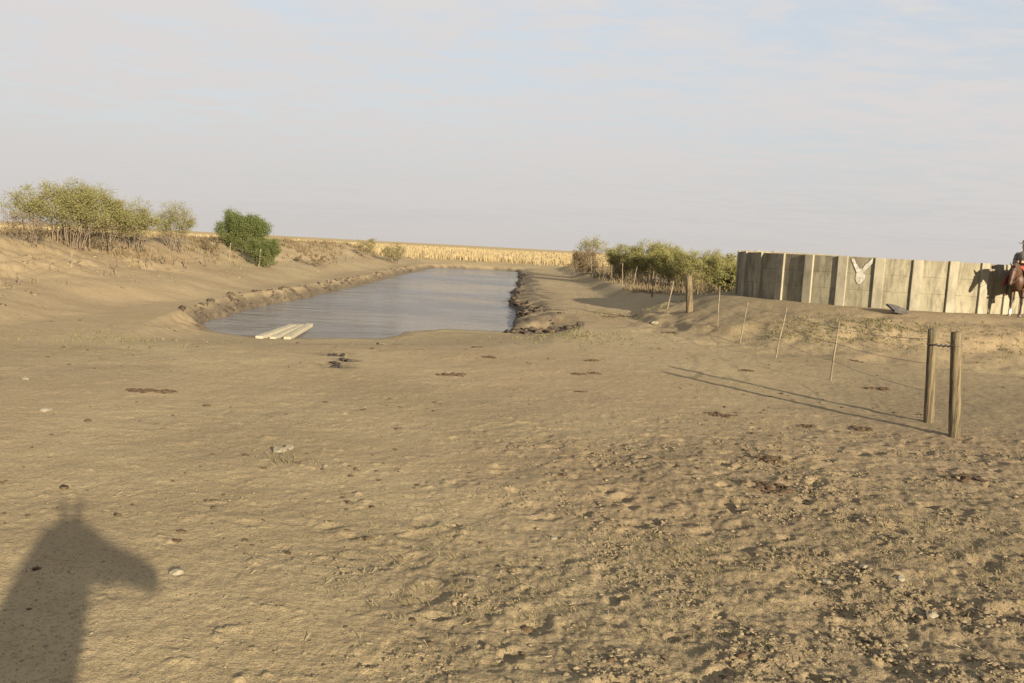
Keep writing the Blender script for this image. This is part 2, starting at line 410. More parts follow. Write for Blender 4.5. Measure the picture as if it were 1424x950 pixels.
for (a, b), r_, dp_ in (((470, 496), (.35, .28), .07), ((468, 512), (.33, .22), .06), ((482, 505), (.22, .22), .04), ((548, 468), (.45, .5), .12), ((530, 473), (.3, .3), .05)):
    q = unproj(a, b, -.05); HOLES.append(((q[0], q[1]), r_, dp_))
def hz(x, y): return float(HZ(np.array([x]), np.array([y]))[0][0])
def ground_at(px, py):
    d = F_+R_*(px-712)/FPX-U_*(py-475)/FPX
    ts = np.concatenate([np.linspace(3, 60, 1500), np.linspace(60, 300, 1500)])
    P = CAM[None]+d[None]*ts[:, None]; h = HZ(P[:, 0], P[:, 1])[0]; k_ = np.argmax(P[:, 2] < h)
    if k_ == 0: k_ = len(ts)-1
    return np.array([P[k_, 0], P[k_, 1], h[k_]])

# polar ground sheet about the camera's foot
rr = [1.2]
while rr[-1] < 2500:
    q = rr[-1]
    rr.append(q*(1.012 if q < 3.4 else 1.0034 if q < 16 else 1.0055 if q < 45 else 1.009 if q < 140 else 1.05))
rr = np.array(rr)
ta = np.concatenate([np.arange(-180, -42, 1.5), np.arange(-42, 42, .115), np.arange(42, 180, 1.5)])
TA, RR = np.meshgrid(np.radians(ta), rr)
X = RR*np.sin(TA); Y = RR*np.cos(TA)
Z, SP, RM = HZ(X.ravel(), Y.ravel())
V = np.stack([X.ravel(), Y.ravel(), Z], 1)
nr, na = X.shape
i = np.arange(nr-1)[:, None]*na; j = np.arange(na)[None]; j2 = (j+1) % na
FQ = np.stack([(i+j), (i+j2), (i+na+j2), (i+na+j)], -1).reshape(-1, 4)[:, ::-1]
V = np.vstack([V, [[0, 0, float(Z[:na].mean())]]]); cidx = len(V)-1
x, y = V[:, 0], V[:, 1]
edge_n = 1.5*fbm(x, y, .2, 3, 71)+.8*fbm(x, y, .9, 2, 72)
field = np.maximum(sm(115, 119, y+edge_n*1.5), np.maximum(sm(-22.8, -24.5, x+edge_n)*sm(6, 12, y), sm(15, 22, x+edge_n)*sm(50, 58, y)))
field = np.maximum(field, .35*sm(-18.0, -20.5, x+edge_n)*sm(15, 22, y))
field = np.maximum(field, .5*sm(103, 111, y+edge_n)*sm(.1, .4, fbm(x, y, .5, 3, 74)+.25))
SPf = np.append(SP, 9.)
RMf = np.append(RM, 0.)
nsd = sm(32.6, 30.9, y)*sm(-10.4, -8.8, x)
wet_shade = (1-sm(.15, .62+.5*fbm(x, y, 1.3, 3, 73), SPf))*(1-.55*nsd)  # damp shore; also paints the undercut shade of the left bank
wet_shade = np.where(SPf < 0, 1, wet_shade)
for (cx_, cy_), r_, dp_ in HOLES: wet_shade = np.maximum(wet_shade, np.exp(-(((x-cx_)/(r_[0]*1.25))**2+((y-cy_)/(r_[1]*1.6))**2)**2+0*x)*sm(-.35, .05, fbm(x, y, 4, 3, 78)))  # the same mask colours the holes dark
rs = sm(-.2, .5, x)*(1-sm(1.2, 2.6, x+.8*fbm(x, y, 1.5, 3, 76)))*sm(27, 29, y)*(1-sm(70, 110, y))*sm(-.3, .15, fbm(x, y, 1.8, 3, 77))
wet_shade = np.maximum(wet_shade, rs*.9)
dark_zone = np.maximum(RMf*.85, .30*sm(.1, .5, fbm(x, y, .16, 3, 75)))
dark_zone = np.maximum(dark_zone, sm(2.5, 6, x+.25*(12-y)+edge_n)*(1-sm(15, 24, y))*.85)  # right foreground coloured darker
dark_zone = np.maximum(dark_zone, sm(5, 8, x)*.4*(1-sm(40, 60, y)))
zone = np.stack([field, wet_shade*.9, dark_zone, np.ones_like(field)], 1)
g = add_mesh('ground', V, FQ, SOIL, None, True, {'zone': zone}); tag(g, kind='structure')
# close the centre of the sheet
import bmesh
bmf = MB(); bmf.add([tuple(v) for v in V[:na]]+[tuple(V[cidx])], [(q, na, (q+1) % na) for q in range(na)])
gc = bmf.build('ground', SOIL, None, True); tag(gc, kind='structure')

# pond water
xs = POND[:, 0]; ys = POND[:, 1]
wv = [(xs.min()-1.4, ys.min()-.8, ZW), (xs.max()+1, ys.min()-.8, ZW), (xs.max()+1, ys.max()+2, ZW), (xs.min()-1.4, ys.max()+2, ZW)]
w = add_mesh('pond_water', wv, [(0, 1, 2, 3)], WATER); tag(w, kind='structure')

# ------------------------------------------------------------------ loose clods (stuff)
def scatter_clods(name, pts, sizes, mat, label, flat=.65, dark=None):
    V0, F0 = ICO[0]; F0 = np.array(F0); n = len(pts); nv = len(V0)
    k_ = 1+.6*(rng.random((n, nv))-.5)*2
    th = rng.random(n)*6.28
    sc = sizes[:, None]*np.stack([rng.uniform(.7, 1.35, n), rng.uniform(.7, 1.2, n), rng.uniform(.5, 1., n)*flat], 1)
    VV = V0[None]*k_[:, :, None]*sc[:, None, :]
    c_, s_ = np.cos(th)[:, None], np.sin(th)[:, None]
    VX = VV[:, :, 0]*c_-VV[:, :, 1]*s_; VY = VV[:, :, 0]*s_+VV[:, :, 1]*c_
    VV = np.stack([VX, VY, VV[:, :, 2]], 2)+pts[:, None, :]
    FF = (F0[None]+np.arange(n)[:, None, None]*nv).reshape(-1, 3)
    t = rng.random(n)**2.2; tint = np.repeat(np.stack([t, t, t, np.ones(n)], 1), nv, 0)
    o = add_mesh(name, VV.reshape(-1, 3), FF, mat, None, False, {'tint': tint}); tag(o, label, 'earth clods', kind='stuff'); return o
# foreground
n = 170000
d_ = np.exp(rng.uniform(math.log(3.6), math.log(26), n)); a_ = np.radians(rng.uniform(-36, 36, n))
px_ = d_*np.sin(a_); py_ = d_*np.cos(a_)
h_, s_, rm_ = HZ(px_, py_)
cluster = sm(-.05, .4, fbm(px_, py_, 1.6, 3, 81)+.1)
keep = (rng.random(n) < (.03+.75*rm_*cluster)) & (s_ > .5)
px_, py_, h_, rm_ = px_[keep], py_[keep], h_[keep], rm_[keep]
sz = .004+.022*rng.random(len(px_))**6*(.35+.65*rm_)+.0003*np.hypot(px_, py_)
scatter_clods('soil_clods', np.stack([px_, py_, h_+sz*.2], 1), sz, CLOD, 'small crumbs and clods of dry earth strewn over the trampled ground')
n = 900
d_ = np.exp(rng.uniform(math.log(5), math.log(30), n)); a_ = np.radians(rng.uniform(-34, 34, n)); px_ = d_*np.sin(a_); py_ = d_*np.cos(a_); h_, s_, rm_ = HZ(px_, py_)
kk = (s_ > 1) & (rng.random(n) < sm(-.25, .5, fbm(px_, py_, .5, 3, 83))); px_, py_, h_, d_ = px_[kk], py_[kk], h_[kk], d_[kk]
scatter_clods('dung_crumbs', np.stack([px_, py_, h_+.004], 1), .010+.03*rng.random(len(px_))**3+d_*.0006, DUNG, 'scattered small dark crumbs of dry dung on the bare ground', .55)
n = 9000
px_ = rng.uniform(-24, -13.2, n); py_ = np.exp(rng.uniform(math.log(17), math.log(90), n)); h_, s_, rm_ = HZ(px_, py_)
kk = rng.random(n) < sm(-.05, .4, fbm(px_, py_, .6, 3, 85)); px_, py_, h_ = px_[kk], py_[kk], h_[kk]
scatter_clods('embankment_clods', np.stack([px_, py_, h_], 1), .02+.09*rng.random(len(px_))**4, CLOD, 'dry clods lying on the slope of the left embankment')
n = 900
d_ = np.exp(rng.uniform(math.log(3.8), math.log(16), n)); a_ = np.radians(rng.uniform(-30, 36, n)); px_ = d_*np.sin(a_); py_ = d_*np.cos(a_); h_ = HZ(px_, py_)[0]
kk = rng.random(n) < sm(-.1, .45, fbm(px_, py_, .7, 3, 84)+.08*px_); px_, py_, h_ = px_[kk], py_[kk], h_[kk]; n = len(px_)
th = rng.random(n)*6.28; ln = rng.uniform(.010, .035, n); D2 = np.stack([np.cos(th)*ln, np.sin(th)*ln, rng.normal(0, .008, n)], 1); Q2 = np.stack([-np.sin(th), np.cos(th), 0*th], 1)*.0022; C2 = np.stack([px_, py_, h_+.010], 1)
VV = np.stack([C2-D2-Q2, C2+D2-Q2, C2+D2+Q2, C2-D2+Q2, C2-D2+[0, 0, .004], C2+D2+[0, 0, .004]], 1).reshape(-1, 3); b_ = (np.arange(n)*6)[:, None]
FF = np.concatenate([b_+np.array([[0, 1, 5, 4]]), b_+np.array([[2, 3, 4, 5]]), b_+np.array([[1, 0, 3, 2]])], 0); t_ = rng.random(n)
STRAW = simple('straw', (.20, .165, .10), (.30, .25, .155), 15)
tag(add_mesh('straw_litter', VV, FF, STRAW), 'thin bits of straw littering the trampled foreground', 'straw', kind='stuff')
# rubble of the right bank and left bank
def bank(name, xr_, yr_, n, s0, s1, label, cond):
    x_ = rng.uniform(*xr_, n); y_ = np.exp(rng.uniform(math.log(yr_[0]), math.log(yr_[1]), n)); h, s, _ = HZ(x_, y_)
    kk = cond(x_, y_, s); x_, y_, h = x_[kk], y_[kk], h[kk]
    sz = s0+(s1-s0)*rng.random(len(x_))**2.5
    scatter_clods(name, np.stack([x_, y_, h+sz*.15], 1), sz, MUD, label, .8)
bank('mud_clods', (-.3, 2.4), (27, 90), 3600, .04, .17, 'dark broken lumps of mud along the right edge of the pond', lambda x, y, s: (s > .0) & (s < (.45+1.5*sm(44, 29, y))*(1+.3*np.sin(y*1.7))) & (fbm(x, y, .8, 3, 90) > -.02) & (y > 28.3))
bank('mud_clods', (-13.5, -8.2), (26, 90), 5200, .02, .11, 'brown crumbling lumps along the left edge of the pond', lambda x, y, s: (s > .0) & (s < .75) & (fbm(x, y, .8, 3, 91) > -.1))
pp = []
for (a, b), r_, dp_ in HOLES:
    pass
for (cx_, cy_), r_, dp_ in HOLES:
    for q in range(7):
        u, v = rng.normal(0, .5, 2); X_, Y_ = cx_+u*r_[0]*.5, cy_+v*r_[1]*1.1; pp.append((X_, Y_, hz(X_, Y_)+.02))
scatter_clods('mud_clods', np.array(pp), rng.uniform(.03, .095, len(pp)), DARKMUD, 'dark clods lying in the broken holes near the pond', .9)

# ------------------------------------------------------------------ grass, weeds (stuff)
def blades(name, P, hgt, wid, mat, label, cat, nb=3, spread=.15, lean=.35, kind='stuff', parent=None):
    n = len(P); P = np.repeat(P, nb, 0); hgt = np.repeat(hgt, nb)*rng.uniform(.55, 1.1, n*nb); wid = np.repeat(wid, nb)
    P = P+np.stack([rng.normal(0, spread, n*nb), rng.normal(0, spread, n*nb), np.zeros(n*nb)], 1)
    th = rng.random(n*nb)*6.28; side = np.stack([np.cos(th), np.sin(th), 0*th], 1)*wid[:, None]/2
    ph = rng.random(n*nb)*6.28; ln = rng.random(n*nb)*lean*hgt
    off = np.stack([np.cos(ph)*ln, np.sin(ph)*ln, hgt], 1)
    mid = P+off*np.array([.35, .35, .55])
    V = np.stack([P-side, P+side, mid+side*.8, mid-side*.8, P+off+side*.25, P+off-side*.25], 1).reshape(-1, 3)
    b = (np.arange(n*nb)*6)[:, None]
    FF = np.concatenate([b+np.array([[0, 1, 2, 3]]), b+np.array([[3, 2, 4, 5]])], 0)
    r1 = rng.random(n*nb); r2 = (rng.random(n*nb) > .75)*rng.random(n*nb)
    tint = np.repeat(np.stack([r1, r2, r1, np.ones(n*nb)], 1), 6, 0)
    o = add_mesh(name, V, FF, mat, parent, False, {'tint': tint})
    if parent is None: tag(o, label, cat, kind=kind)
    return o
n = 100000
d_ = np.exp(rng.uniform(math.log(26), math.log(420), n)); a_ = np.radians(rng.uniform(-42, 36, n))
x_ = d_*np.sin(a_); y_ = d_*np.cos(a_)
en = 1.5*fbm(x_, y_, .2, 3, 71)+.8*fbm(x_, y_, .9, 2, 72)
fm = np.maximum(sm(115, 119, y_+en*1.5), np.maximum(sm(-22.8, -24.5, x_+en)*sm(6, 12, y_), sm(15, 22, x_+en)*sm(50, 58, y_)))
kk = rng.random(n) < fm*(.45+.55*sm(-.3, .3, fbm(x_, y_, .12, 3, 95)))
x_, y_, d_ = x_[kk], y_[kk], d_[kk]
P = np.stack([x_, y_, HZ(x_, y_)[0]-.03], 1)
blades('dry_grass', P, .55+.35*(fbm(x_, y_, .3, 2, 96)+.5).clip(0, 1.2), np.maximum(.022, .00075*d_), GRASS, 'tall golden dry grass of the open field reaching the horizon', 'grass', 4, .22)
# tufts on the embankment crest and slope
n = 13000
x_ = rng.uniform(-27, -14.2, n); y_ = np.exp(rng.uniform(math.log(22), math.log(115), n))
dens = np.maximum(sm(.0, .3, fbm(x_, y_, .35, 3, 97)+.14*sm(-17, -21, x_))*sm(-14.8, -18, x_), .03*sm(-14, -16, x_))
kk = rng.random(n) < dens; x_, y_ = x_[kk], y_[kk]
P = np.stack([x_, y_, HZ(x_, y_)[0]-.02], 1)
blades('embankment_grass', P, rng.uniform(.12, .42, len(P)), np.full(len(P), .022)+y_*.0004, LEAF_D, 'straw coloured tufts and twigs on the crest of the left embankment', 'grass', 5, .12, .8)
# hedge-foot grass on the right
n = 6000
x_ = rng.uniform(6.2, 22, n); y_ = np.exp(rng.uniform(math.log(38), math.log(112), n))
kk = (rng.random(n) < sm(-.1, .3, fbm(x_, y_, .4, 3, 98))) & (np.hypot(x_-TC[0], y_-TC[1]) > 5.6); x_, y_ = x_[kk], y_[kk]
P = np.stack([x_, y_, HZ(x_, y_)[0]-.02], 1)
blades('verge_grass', P, rng.uniform(.15, .5, len(P)), np.full(len(P), .02)+y_*.0004, LEAF_D, 'dry tan grass under the hedge and along its fence', 'grass', 5, .14, .7)
# low weeds: mound toe, patch by the pond, foreground sprigs
def patch(cpx, rx, ry, n):
    c_ = ground_at(*cpx); x_ = c_[0]+rng.normal(0, rx, n); y_ = c_[1]+rng.normal(0, ry, n); return x_, y_
xs_, ys_ = [], []
for cpx, rx, ry, n in (((800, 466), 1.0, 1.2, 240), ((1115, 458), .7, .6, 200), ((1205, 458), .9, .5, 260), ((1250, 466), .8, .6, 160), ((150, 470), .6, .6, 60), ((395, 640), .15, .1, 30), ((860, 440), 1.5, 1.0, 120),
                       ((640, 840), .5, .35, 90), ((950, 775), .5, .25, 160), ((1300, 770), .9, .5, 260), ((880, 850), .6, .35, 120), ((1150, 830), 1.0, .5, 160), ((690, 760), .8, .5, 90), ((1250, 700), 1.2, .6, 120), ((160, 475), 1.2, 1., 60), ((1390, 470), 1.2, .7, 160)):
    a, b = patch(cpx, rx, ry, n); xs_.append(a); ys_.append(b)
x_ = np.concatenate(xs_); y_ = np.concatenate(ys_)
P = np.stack([x_, y_, HZ(x_, y_)[0]-.005], 1); dd = np.hypot(x_, y_)
blades('low_weeds', P, rng.uniform(.010, .03, len(P))*(1+dd/11), .004+dd*.0006, WEED, 'sparse low green and yellow weeds on the bare earth', 'weeds', 4, .04, 1.2)

# ------------------------------------------------------------------ concrete water tank
NP = 28; DA = 2*math.pi/NP; HW = 1.63
camdir = math.atan2(-TC[1], -TC[0])
tank = empty('water_tank', (TC[0], TC[1], TZ), 'round water tank of pale precast concrete panels with ribs, on an earth mound', 'water tank')
REF = camdir+.1*DA            # the ribs straddle the line to the camera
def topz(ang):
    far_ = max(0, math.cos(ang-(camdir+math.pi)-math.radians(40)))
    return HW+.13*far_**1.5
rch = TR*math.cos(DA/2)
for q in range(NP):
    am = REF+q*DA+DA/2; nrm = np.array([math.cos(am), math.sin(am), 0]); tg = np.array([-math.sin(am), math.cos(am), 0]); hw = TR*math.sin(DA/2)
    Mx = np.stack([tg, nrm, np.array([0, 0, 1.])], 1)
    mb = MB(); ht = topz(am)-.01
    zs = [-.25, ht*.34, ht*.67, ht]
    for u in range(3):
        z0, z1 = zs[u]+.003, zs[u+1]-.003; jit = random.uniform(-.008, .008)
        mb.box(nrm*(rch-.04+jit)+np.array([0, 0, (z0+z1)/2]), (hw, .035, (z1-z0)/2), Mx)
    mb.box(nrm*(rch-.08)+np.array([0, 0, (ht-.25)/2]), (hw, .02, (ht+.2)/2), Mx)
    pan = mb.build('panel', CONC, tank)
    aj = REF+q*DA; nj = np.array([math.cos(aj), math.sin(aj), 0]); tj = np.array([-math.sin(aj), math.cos(aj), 0]); Mj = np.stack([tj, nj, np.array([0, 0, 1.])], 1)
    hj = topz(aj)+random.uniform(-.01, .012)
    mb = MB(); lean = random.uniform(-.01, .01)
    mb.box(nj*(TR+.0+lean*.6)+np.array([0, 0, (hj-.25)/2]), (.155, .055, (hj+.25)/2), Mj)
    rib = mb.build('rib', PIL, tank)
    md_ = rib.modifiers.new('b', 'BEVEL'); md_.width = .018; md_.segments = 2
# painted bull's head on one panel
best = None
for q in range(NP):
    am = REF+q*DA+DA/2; P_ = np.array([TC[0]+rch*math.cos(am), TC[1]+rch*math.sin(am), TZ+.9])
    if (P_-np.array([TC[0], TC[1], 0]))[:2]@np.array([math.cos(camdir), math.sin(camdir)]) < 0: continue
    e = abs(proj(P_)[0]-1196)
    if best is None or e < best[0]: best = (e, am)
am = best[1]; nrm = np.array([math.cos(am), math.sin(am), 0]); tg = np.array([-math.sin(am), math.cos(am), 0])
def mark(poly, off=.012):
    mb = MB(); n = len(poly); V = []
    for o_ in (0, .004):
        for (u, v) in poly: V.append(nrm*(rch+off-.001+o_)+tg*u+np.array([0, 0, v]))
    mb.add(V, [tuple(range(n)), tuple(range(2*n-1, n-1, -1))]+[(i, i+n, (i+1) % n+n, (i+1) % n) for i in range(n)])
    return mb
# outline in panel coordinates (u across, v up from the wall foot)
head = [(-.12, 1.12), (-.20, 1.26), (-.30, 1.42), (-.36, 1.52), (-.33, 1.57), (-.24, 1.54), (-.19, 1.42), (-.10, 1.34), (-.02, 1.24), (.10, 1.26), (.18, 1.38), (.30, 1.48), (.44, 1.60), (.50, 1.56), (.44, 1.42), (.32, 1.30), (.22, 1.20), (.19, 1.10), (.23, 1.00), (.20, .90), (.12, .82), (.05, .74), (-.05, .76), (-.11, .84), (-.15, .94), (-.12, 1.02)]
SGN = 1 if tg@R0 > 0 else -1
head = [(SGN*u*.8-.02, v) for u, v in head]
if SGN < 0: head = head[::-1]
pm = mark(head).build('painted_mark', WHITE, tank); pm['label'] = "white painted bull's head"
# water inside the tank
mb = MB(); c6 = [(TR*.95*math.cos(REF+q*DA), TR*.965*math.sin(REF+q*DA), 1.0) for q in range(NP)]
mb.add(c6, [tuple(range(NP))]).build('water', WATER, tank)

# slab and scrap lying at the foot of the wall
q = ground_at(1247, 436)
sl = empty('concrete_slab', (q[0], q[1], q[2]-.02), 'small grey broken slab tipped up at the foot of the tank wall', 'slab', rz=.5)
mb = MB(); Mr = np.array(Matrix.Rotation(math.radians(28), 3, 'X')@Matrix.Rotation(math.radians(8), 3, 'Y'))
mb.add([(Mr@np.array(p)) for p in [(-.42, -.22, 0), (.38, -.26, 0), (.46, .12, 0), (.1, .24, 0), (-.36, .2, 0), (-.42, -.22, .06), (.38, -.26, .06), (.46, .12, .06), (.1, .24, .06), (-.36, .2, .06)]],
       [(4, 3, 2, 1, 0), (5, 6, 7, 8, 9), (0, 1, 6, 5), (1, 2, 7, 6), (2, 3, 8, 7), (3, 4, 9, 8), (4, 0, 5, 9)])
so = mb.build('slab_body', simple('dark slab', (.055, .05, .048), (.10, .09, .08), 6), sl); so.location = (0, 0, .12)

# ------------------------------------------------------------------ posts and fences
def pole(name, base, top, r0, r1, mat, parent=None, n=8, sink=.15, rough=.06, seg=6, crook=0.):
    base = np.array(base, float); top = np.array(top, float); P = []; R = []
    d = (top-base); dn = d/np.linalg.norm(d)
    ph = random.random()*6.28; o3 = np.array([math.cos(ph), math.sin(ph), 0])
    for i in range(seg+1):
        t = i/seg; P.append(base-dn*sink*(1-t)+d*t+o3*crook*math.sin(t*3.1)*(1 if t < .6 else -.4)); R.append((r0*(1-t)+r1*t)*(1+random.uniform(-rough, rough)))
    mb = MB().tube(P, R, n, True, rough*.5)
    return mb.build(name, mat, parent, n > 6)
def pair(b, t):
    """base pixel and top pixel of an upright -> two world points at the same depth"""
    q = ground_at(*b); tp = unproj_y(t[0], t[1], q[1]+(.0)); return q, tp
def wire(mb, P, r=.004, sag=.03, n=10):
    for a, b in zip(P[:-1], P[1:]):
        a = np.array(a); b = np.array(b)
        pts = [a+(b-a)*i/n-np.array([0, 0, sag*4*(i/n)*(1-i/n)]) for i in range(n+1)]
        mb.tube(pts, r, 4, False)
# (1) fence from the brace posts to the corner post
b1, t1 = pair((1291, 588), (1297, 458)); b2, t2 = pair((1327, 607), (1330, 462))
fence = empty('wire_fence', tuple(b1), 'sagging wire fence on thin leaning sticks between the near post pair and thick corner post', 'fence')
def part_at(o, org):
    for v in o.data.vertices: v.co -= Vector(org)
    return o
org = tuple(map(float, b1))
p1 = part_at(pole('brace_post', b1, t1, .078, .070, POST, fence, 14, .2, .05, 10), org)
p2 = part_at(pole('brace_post', b2, t2, .082, .076, POST, fence, 14, .2, .05, 10), org)
pts = [(b1, t1)]
for b, t in (((1155, 530), (1167, 447)), ((1079, 498), (1094, 428)), ((1029, 478), (1040, 420)), ((998, 455), (1001, 398))):
    q, tp = pair(b, t); pts.append((q, tp)); part_at(pole('picket', q, tp, .021, .017, PICK, fence, 6, .15, .15, 7, .012), org)
q, tp = pair((959, 434), (958, 383)); cb, ct = q, tp; pts.append((q, tp)); part_at(pole('corner_post', q, tp, .13, .115, POST, fence, 12, .2, .06), org)
for fr in (.9, .62, .34):
    mb = MB(); wire(mb, [b+(t-b)*(fr+random.uniform(-.02, .02)) for b, t in pts], .0042, .05); part_at(mb.build('wire', WIRE, fence), org)
mb = MB()    # twisted tie between the two brace posts
A = b1+(t1-b1)*.845; B = b2+(t2-b2)*.875
tw = [A+(B-A)*i/24+np.array([0, .012*math.sin(i*1.3), .012*math.cos(i*1.3)-.02*math.sin(i/24*3.14)]) for i in range(25)]
mb.tube(tw, .016, 5)
for P_, ax in ((A, (t1-b1)), (B, (t2-b2))):
    ax = ax/np.linalg.norm(ax); e1 = np.cross(ax, [0, 1., 0]); e1 /= np.linalg.norm(e1); e2 = np.cross(ax, e1)
    mb.tube([P_+(e1*math.cos(i/12*6.283)+e2*math.sin(i/12*6.283))*.088+ax*.006*math.sin(i) for i in range(13)], .006, 5)
part_at(mb.build('wire_tie', WIRE, fence), org)

# (2) fence along the hedge
fence2 = empty('wire_fence', tuple(cb+np.array([0, .6, 0])), 'line of pale thin stakes running along the hedge up to the thick corner post', 'fence')
org = tuple(map(float, cb+np.array([0, .6, 0]))); pts = [(cb+np.array([0, .14, 0]), ct+np.array([0, .14, 0]))]
for b, t, r in (((928, 430), (937, 391), .028), ((906, 412), (909, 378), .02), ((880, 399), (886, 371), .024), ((865, 396), (866, 366), .03), ((850, 390), (851, 368), .028), ((836, 387), (838, 366), .025), ((822, 385), (822, 357), .045), ((812, 378), (811, 358), .03), ((801, 374), (801, 356), .03), ((787, 367), (787, 353), .03), ((771, 364), (771, 351), .035), ((763, 363), (762, 351), .04)):
    q, tp = pair(b, t); pts.append((q, tp)); part_at(pole('stake', q, tp, r, r*.85, PICK, fence2, 6, .15, .15, 6, .02), org)
for fr in (.85, .5):
    mb = MB(); wire(mb, [b+(t-b)*fr for b, t in pts], .005, .04); part_at(mb.build('wire', WIRE, fence2), org)
# (3) stakes on the left embankment
st = [((24, 396), (24, 378)), ((98, 372), (100, 352)), ((162, 382), (162, 361)), ((205, 373), (206, 356)), ((260, 374), (257, 357)), ((285, 372), (284, 355)), ((318, 360), (321, 338)), ((359, 371), (363, 346)), ((417, 366), (419, 359)), ((481, 363), (481, 353)), ((516, 357), (516, 348))]
first = ground_at(*st[0][0]); org = tuple(map(float, first))
fence3 = empty('stake_fence', org, 'old crooked dark stakes strung along the slope of the left embankment', 'fence'); pts = []
for i, (b, t) in enumerate(st):
    q, tp = pair(b, t); pts.append((q, tp)); part_at(pole('stake', q, tp, .045 if i not in (6, 7) else .04, .03, PICK if i in (6, 7, 1) else DARKW, fence3, 6, .12, .2, 6, .05), org)
mb = MB(); wire(mb, [b+(t-b)*.8 for b, t in pts], .005, .06); part_at(mb.build('wire', WIRE, fence3), org)
# forked dead stumps on the slope
for i, (b, t, lb) in enumerate((((229, 369), (222, 355), 'dark forked stump leaning left under the feathery shrub'), ((171, 351), (173, 336), 'slim broken stump in the shade of the big left shrubs'), ((105, 372), (110, 360), 'small dark stump jutting from the left slope'))):
    q, tp = pair(b, t); s_e = empty('dead_stump', tuple(q), lb, 'stump', 'dead stumps on the left embankment'); d = tp-q
    m1 = MB().tube([np.array([0, 0, -.1]), d*.5, d], [.05, .04, .025], 6, True, .15).tube([d*.45, d*.45+np.array([.18, .05, .16])], [.03, .02], 5); m1.build('stump_wood', DARKW, s_e)
# (4) far fence across the end of the pond
fx = [(560, 352, 344), (587, 350, 340), (607, 351, 343), (628, 352, 344), (655, 354, 344), (679, 355, 346), (700, 356, 347), (722, 358, 348), (742, 360, 349)]
Yf = 121.; fp = []
for a, b, t in fx:
    q = unproj_y(a, b, Yf+(a-650)*.02); q[2] = hz(q[0], q[1]); fp.append((q, q+np.array([.02, 0, 1.15+.1*random.random()])))
org = tuple(map(float, fp[0][0])); fence4 = empty('field_fence', org, 'distant line of small posts between the far end of the pond and the golden field', 'fence')
for i, (q, tp) in enumerate(fp): part_at(pole('post', q, tp, .09 if i == 1 else .05, .05, DARKW if i % 3 == 1 else PICK, fence4, 5, .1, .1, 3), org)
mb = MB(); wire(mb, [b+(t-b)*.8 for b, t in fp], .008, .05); part_at(mb.build('wire', WIRE, fence4), org)

# ------------------------------------------------------------------ concrete beams at the water's edge
def beam(a, b, za, zb, hw_, label):
    A = unproj(*a, za); B = unproj(*b, zb); mid = (A+B)/2; d = B-A; L_ = np.linalg.norm(d); d /= L_
    sd = np.cross(d, [0, 0, 1]); sd /= np.linalg.norm(sd); up = np.cross(sd, d); Mx = np.stack([sd, d, up], 1)
    o = MB().box((0, 0, 0), (hw_, L_/2, .055), Mx).build('concrete_beam', PALE); o.location = tuple(mid)
    mdf = o.modifiers.new('b', 'BEVEL'); mdf.width = .015; mdf.segments = 2
    tag(o, label, 'beam', "beams at the water's edge")
beam((360, 470), (408, 453), -.47, -.36, .11, "pale concrete beam sloping into the pond, leftmost of the three")
beam((379, 471), (419, 453), -.47, -.37, .09, "pale concrete beam at the pond edge, between its two neighbours")
beam((399, 471), (431, 452), -.46, -.33, .10, "pale concrete beam at the pond edge, rightmost and reaching highest")

# ------------------------------------------------------------------ dung piles and stones
dung = [((1075, 643), .20, 'dark crumbly dung pile straight below the two posts\' shadow, reddish brown'), ((1070, 680), .26, 'wide scattered dung pile with grey crumbs in front of the compact one'), ((1195, 597), .17, 'small dung pile beside the base of the twin posts'), ((1222, 541), .26, 'long flat dung pile on the grey earth right of the nearest thin stick'),
        ((1125, 594), .12, 'thin flat dung patch left of the small pile by the twin posts'), ((1038, 516), .17, 'dark dung pile just beyond the tips of the post shadows'), ((1190, 503), .16, 'faint dung pile behind the nearest thin stick'), ((1000, 577), .20, 'pale brown dung patch below the post shadows'), ((198, 544), .22, 'brown dung pile alone on the smooth pale ground, left half'), ((228, 545), .18, 'brown dung pile alone on the smooth pale ground, right half'),
        ((628, 522), .28, 'reddish dry dung patch in the middle of the bare ground'), ((822, 502), .14, 'small dark dung pile, farther of the group at centre'), ((805, 521), .15, 'small dark dung pile, left one of the near pair at centre'), ((827, 520), .13, 'small dark dung pile, right one of the near pair at centre'), ((807, 545), .10, 'lone small dung lump below the centre group'),
        ((663, 483), .14, 'tiny dark dung pile close to the near bank of the pond'), ((680, 497), .14, 'double dung lump just below the tiny one near the pond'), ((849, 441), .3, 'dark lump of dung on the track near the hedge shadow'), ((908, 449), .0, ''), ((930, 463), .25, 'flat dung pile on the track left of the pale bone'), ((1345, 665), .22, 'flat reddish dung streak at the right edge in front of the posts'), ((865, 440), .22, 'round dung lump between the hedge shadow and the pale bone')]
for i, (p, r, lb) in enumerate(dung):
    if r == 0: continue
    q = ground_at(*p); mb = MB()
    for u in range(34):
        ang = random.random()*6.28; dr = r*random.random()**.7; sz = random.uniform(.018, .045)*(.7+r*2)
        X_, Y_ = math.cos(ang)*dr*1.1, math.sin(ang)*dr*.8
        mb.blob((X_, Y_, hz(q[0]+X_, q[1]+Y_)-q[2]+sz*.15), (sz*1.2, sz, sz*.5), i*50+u, .35)
    o = mb.build('dung_pile', DUNG); o.location = tuple(q); tag(o, lb, 'dung', 'dung piles on the bare ground')
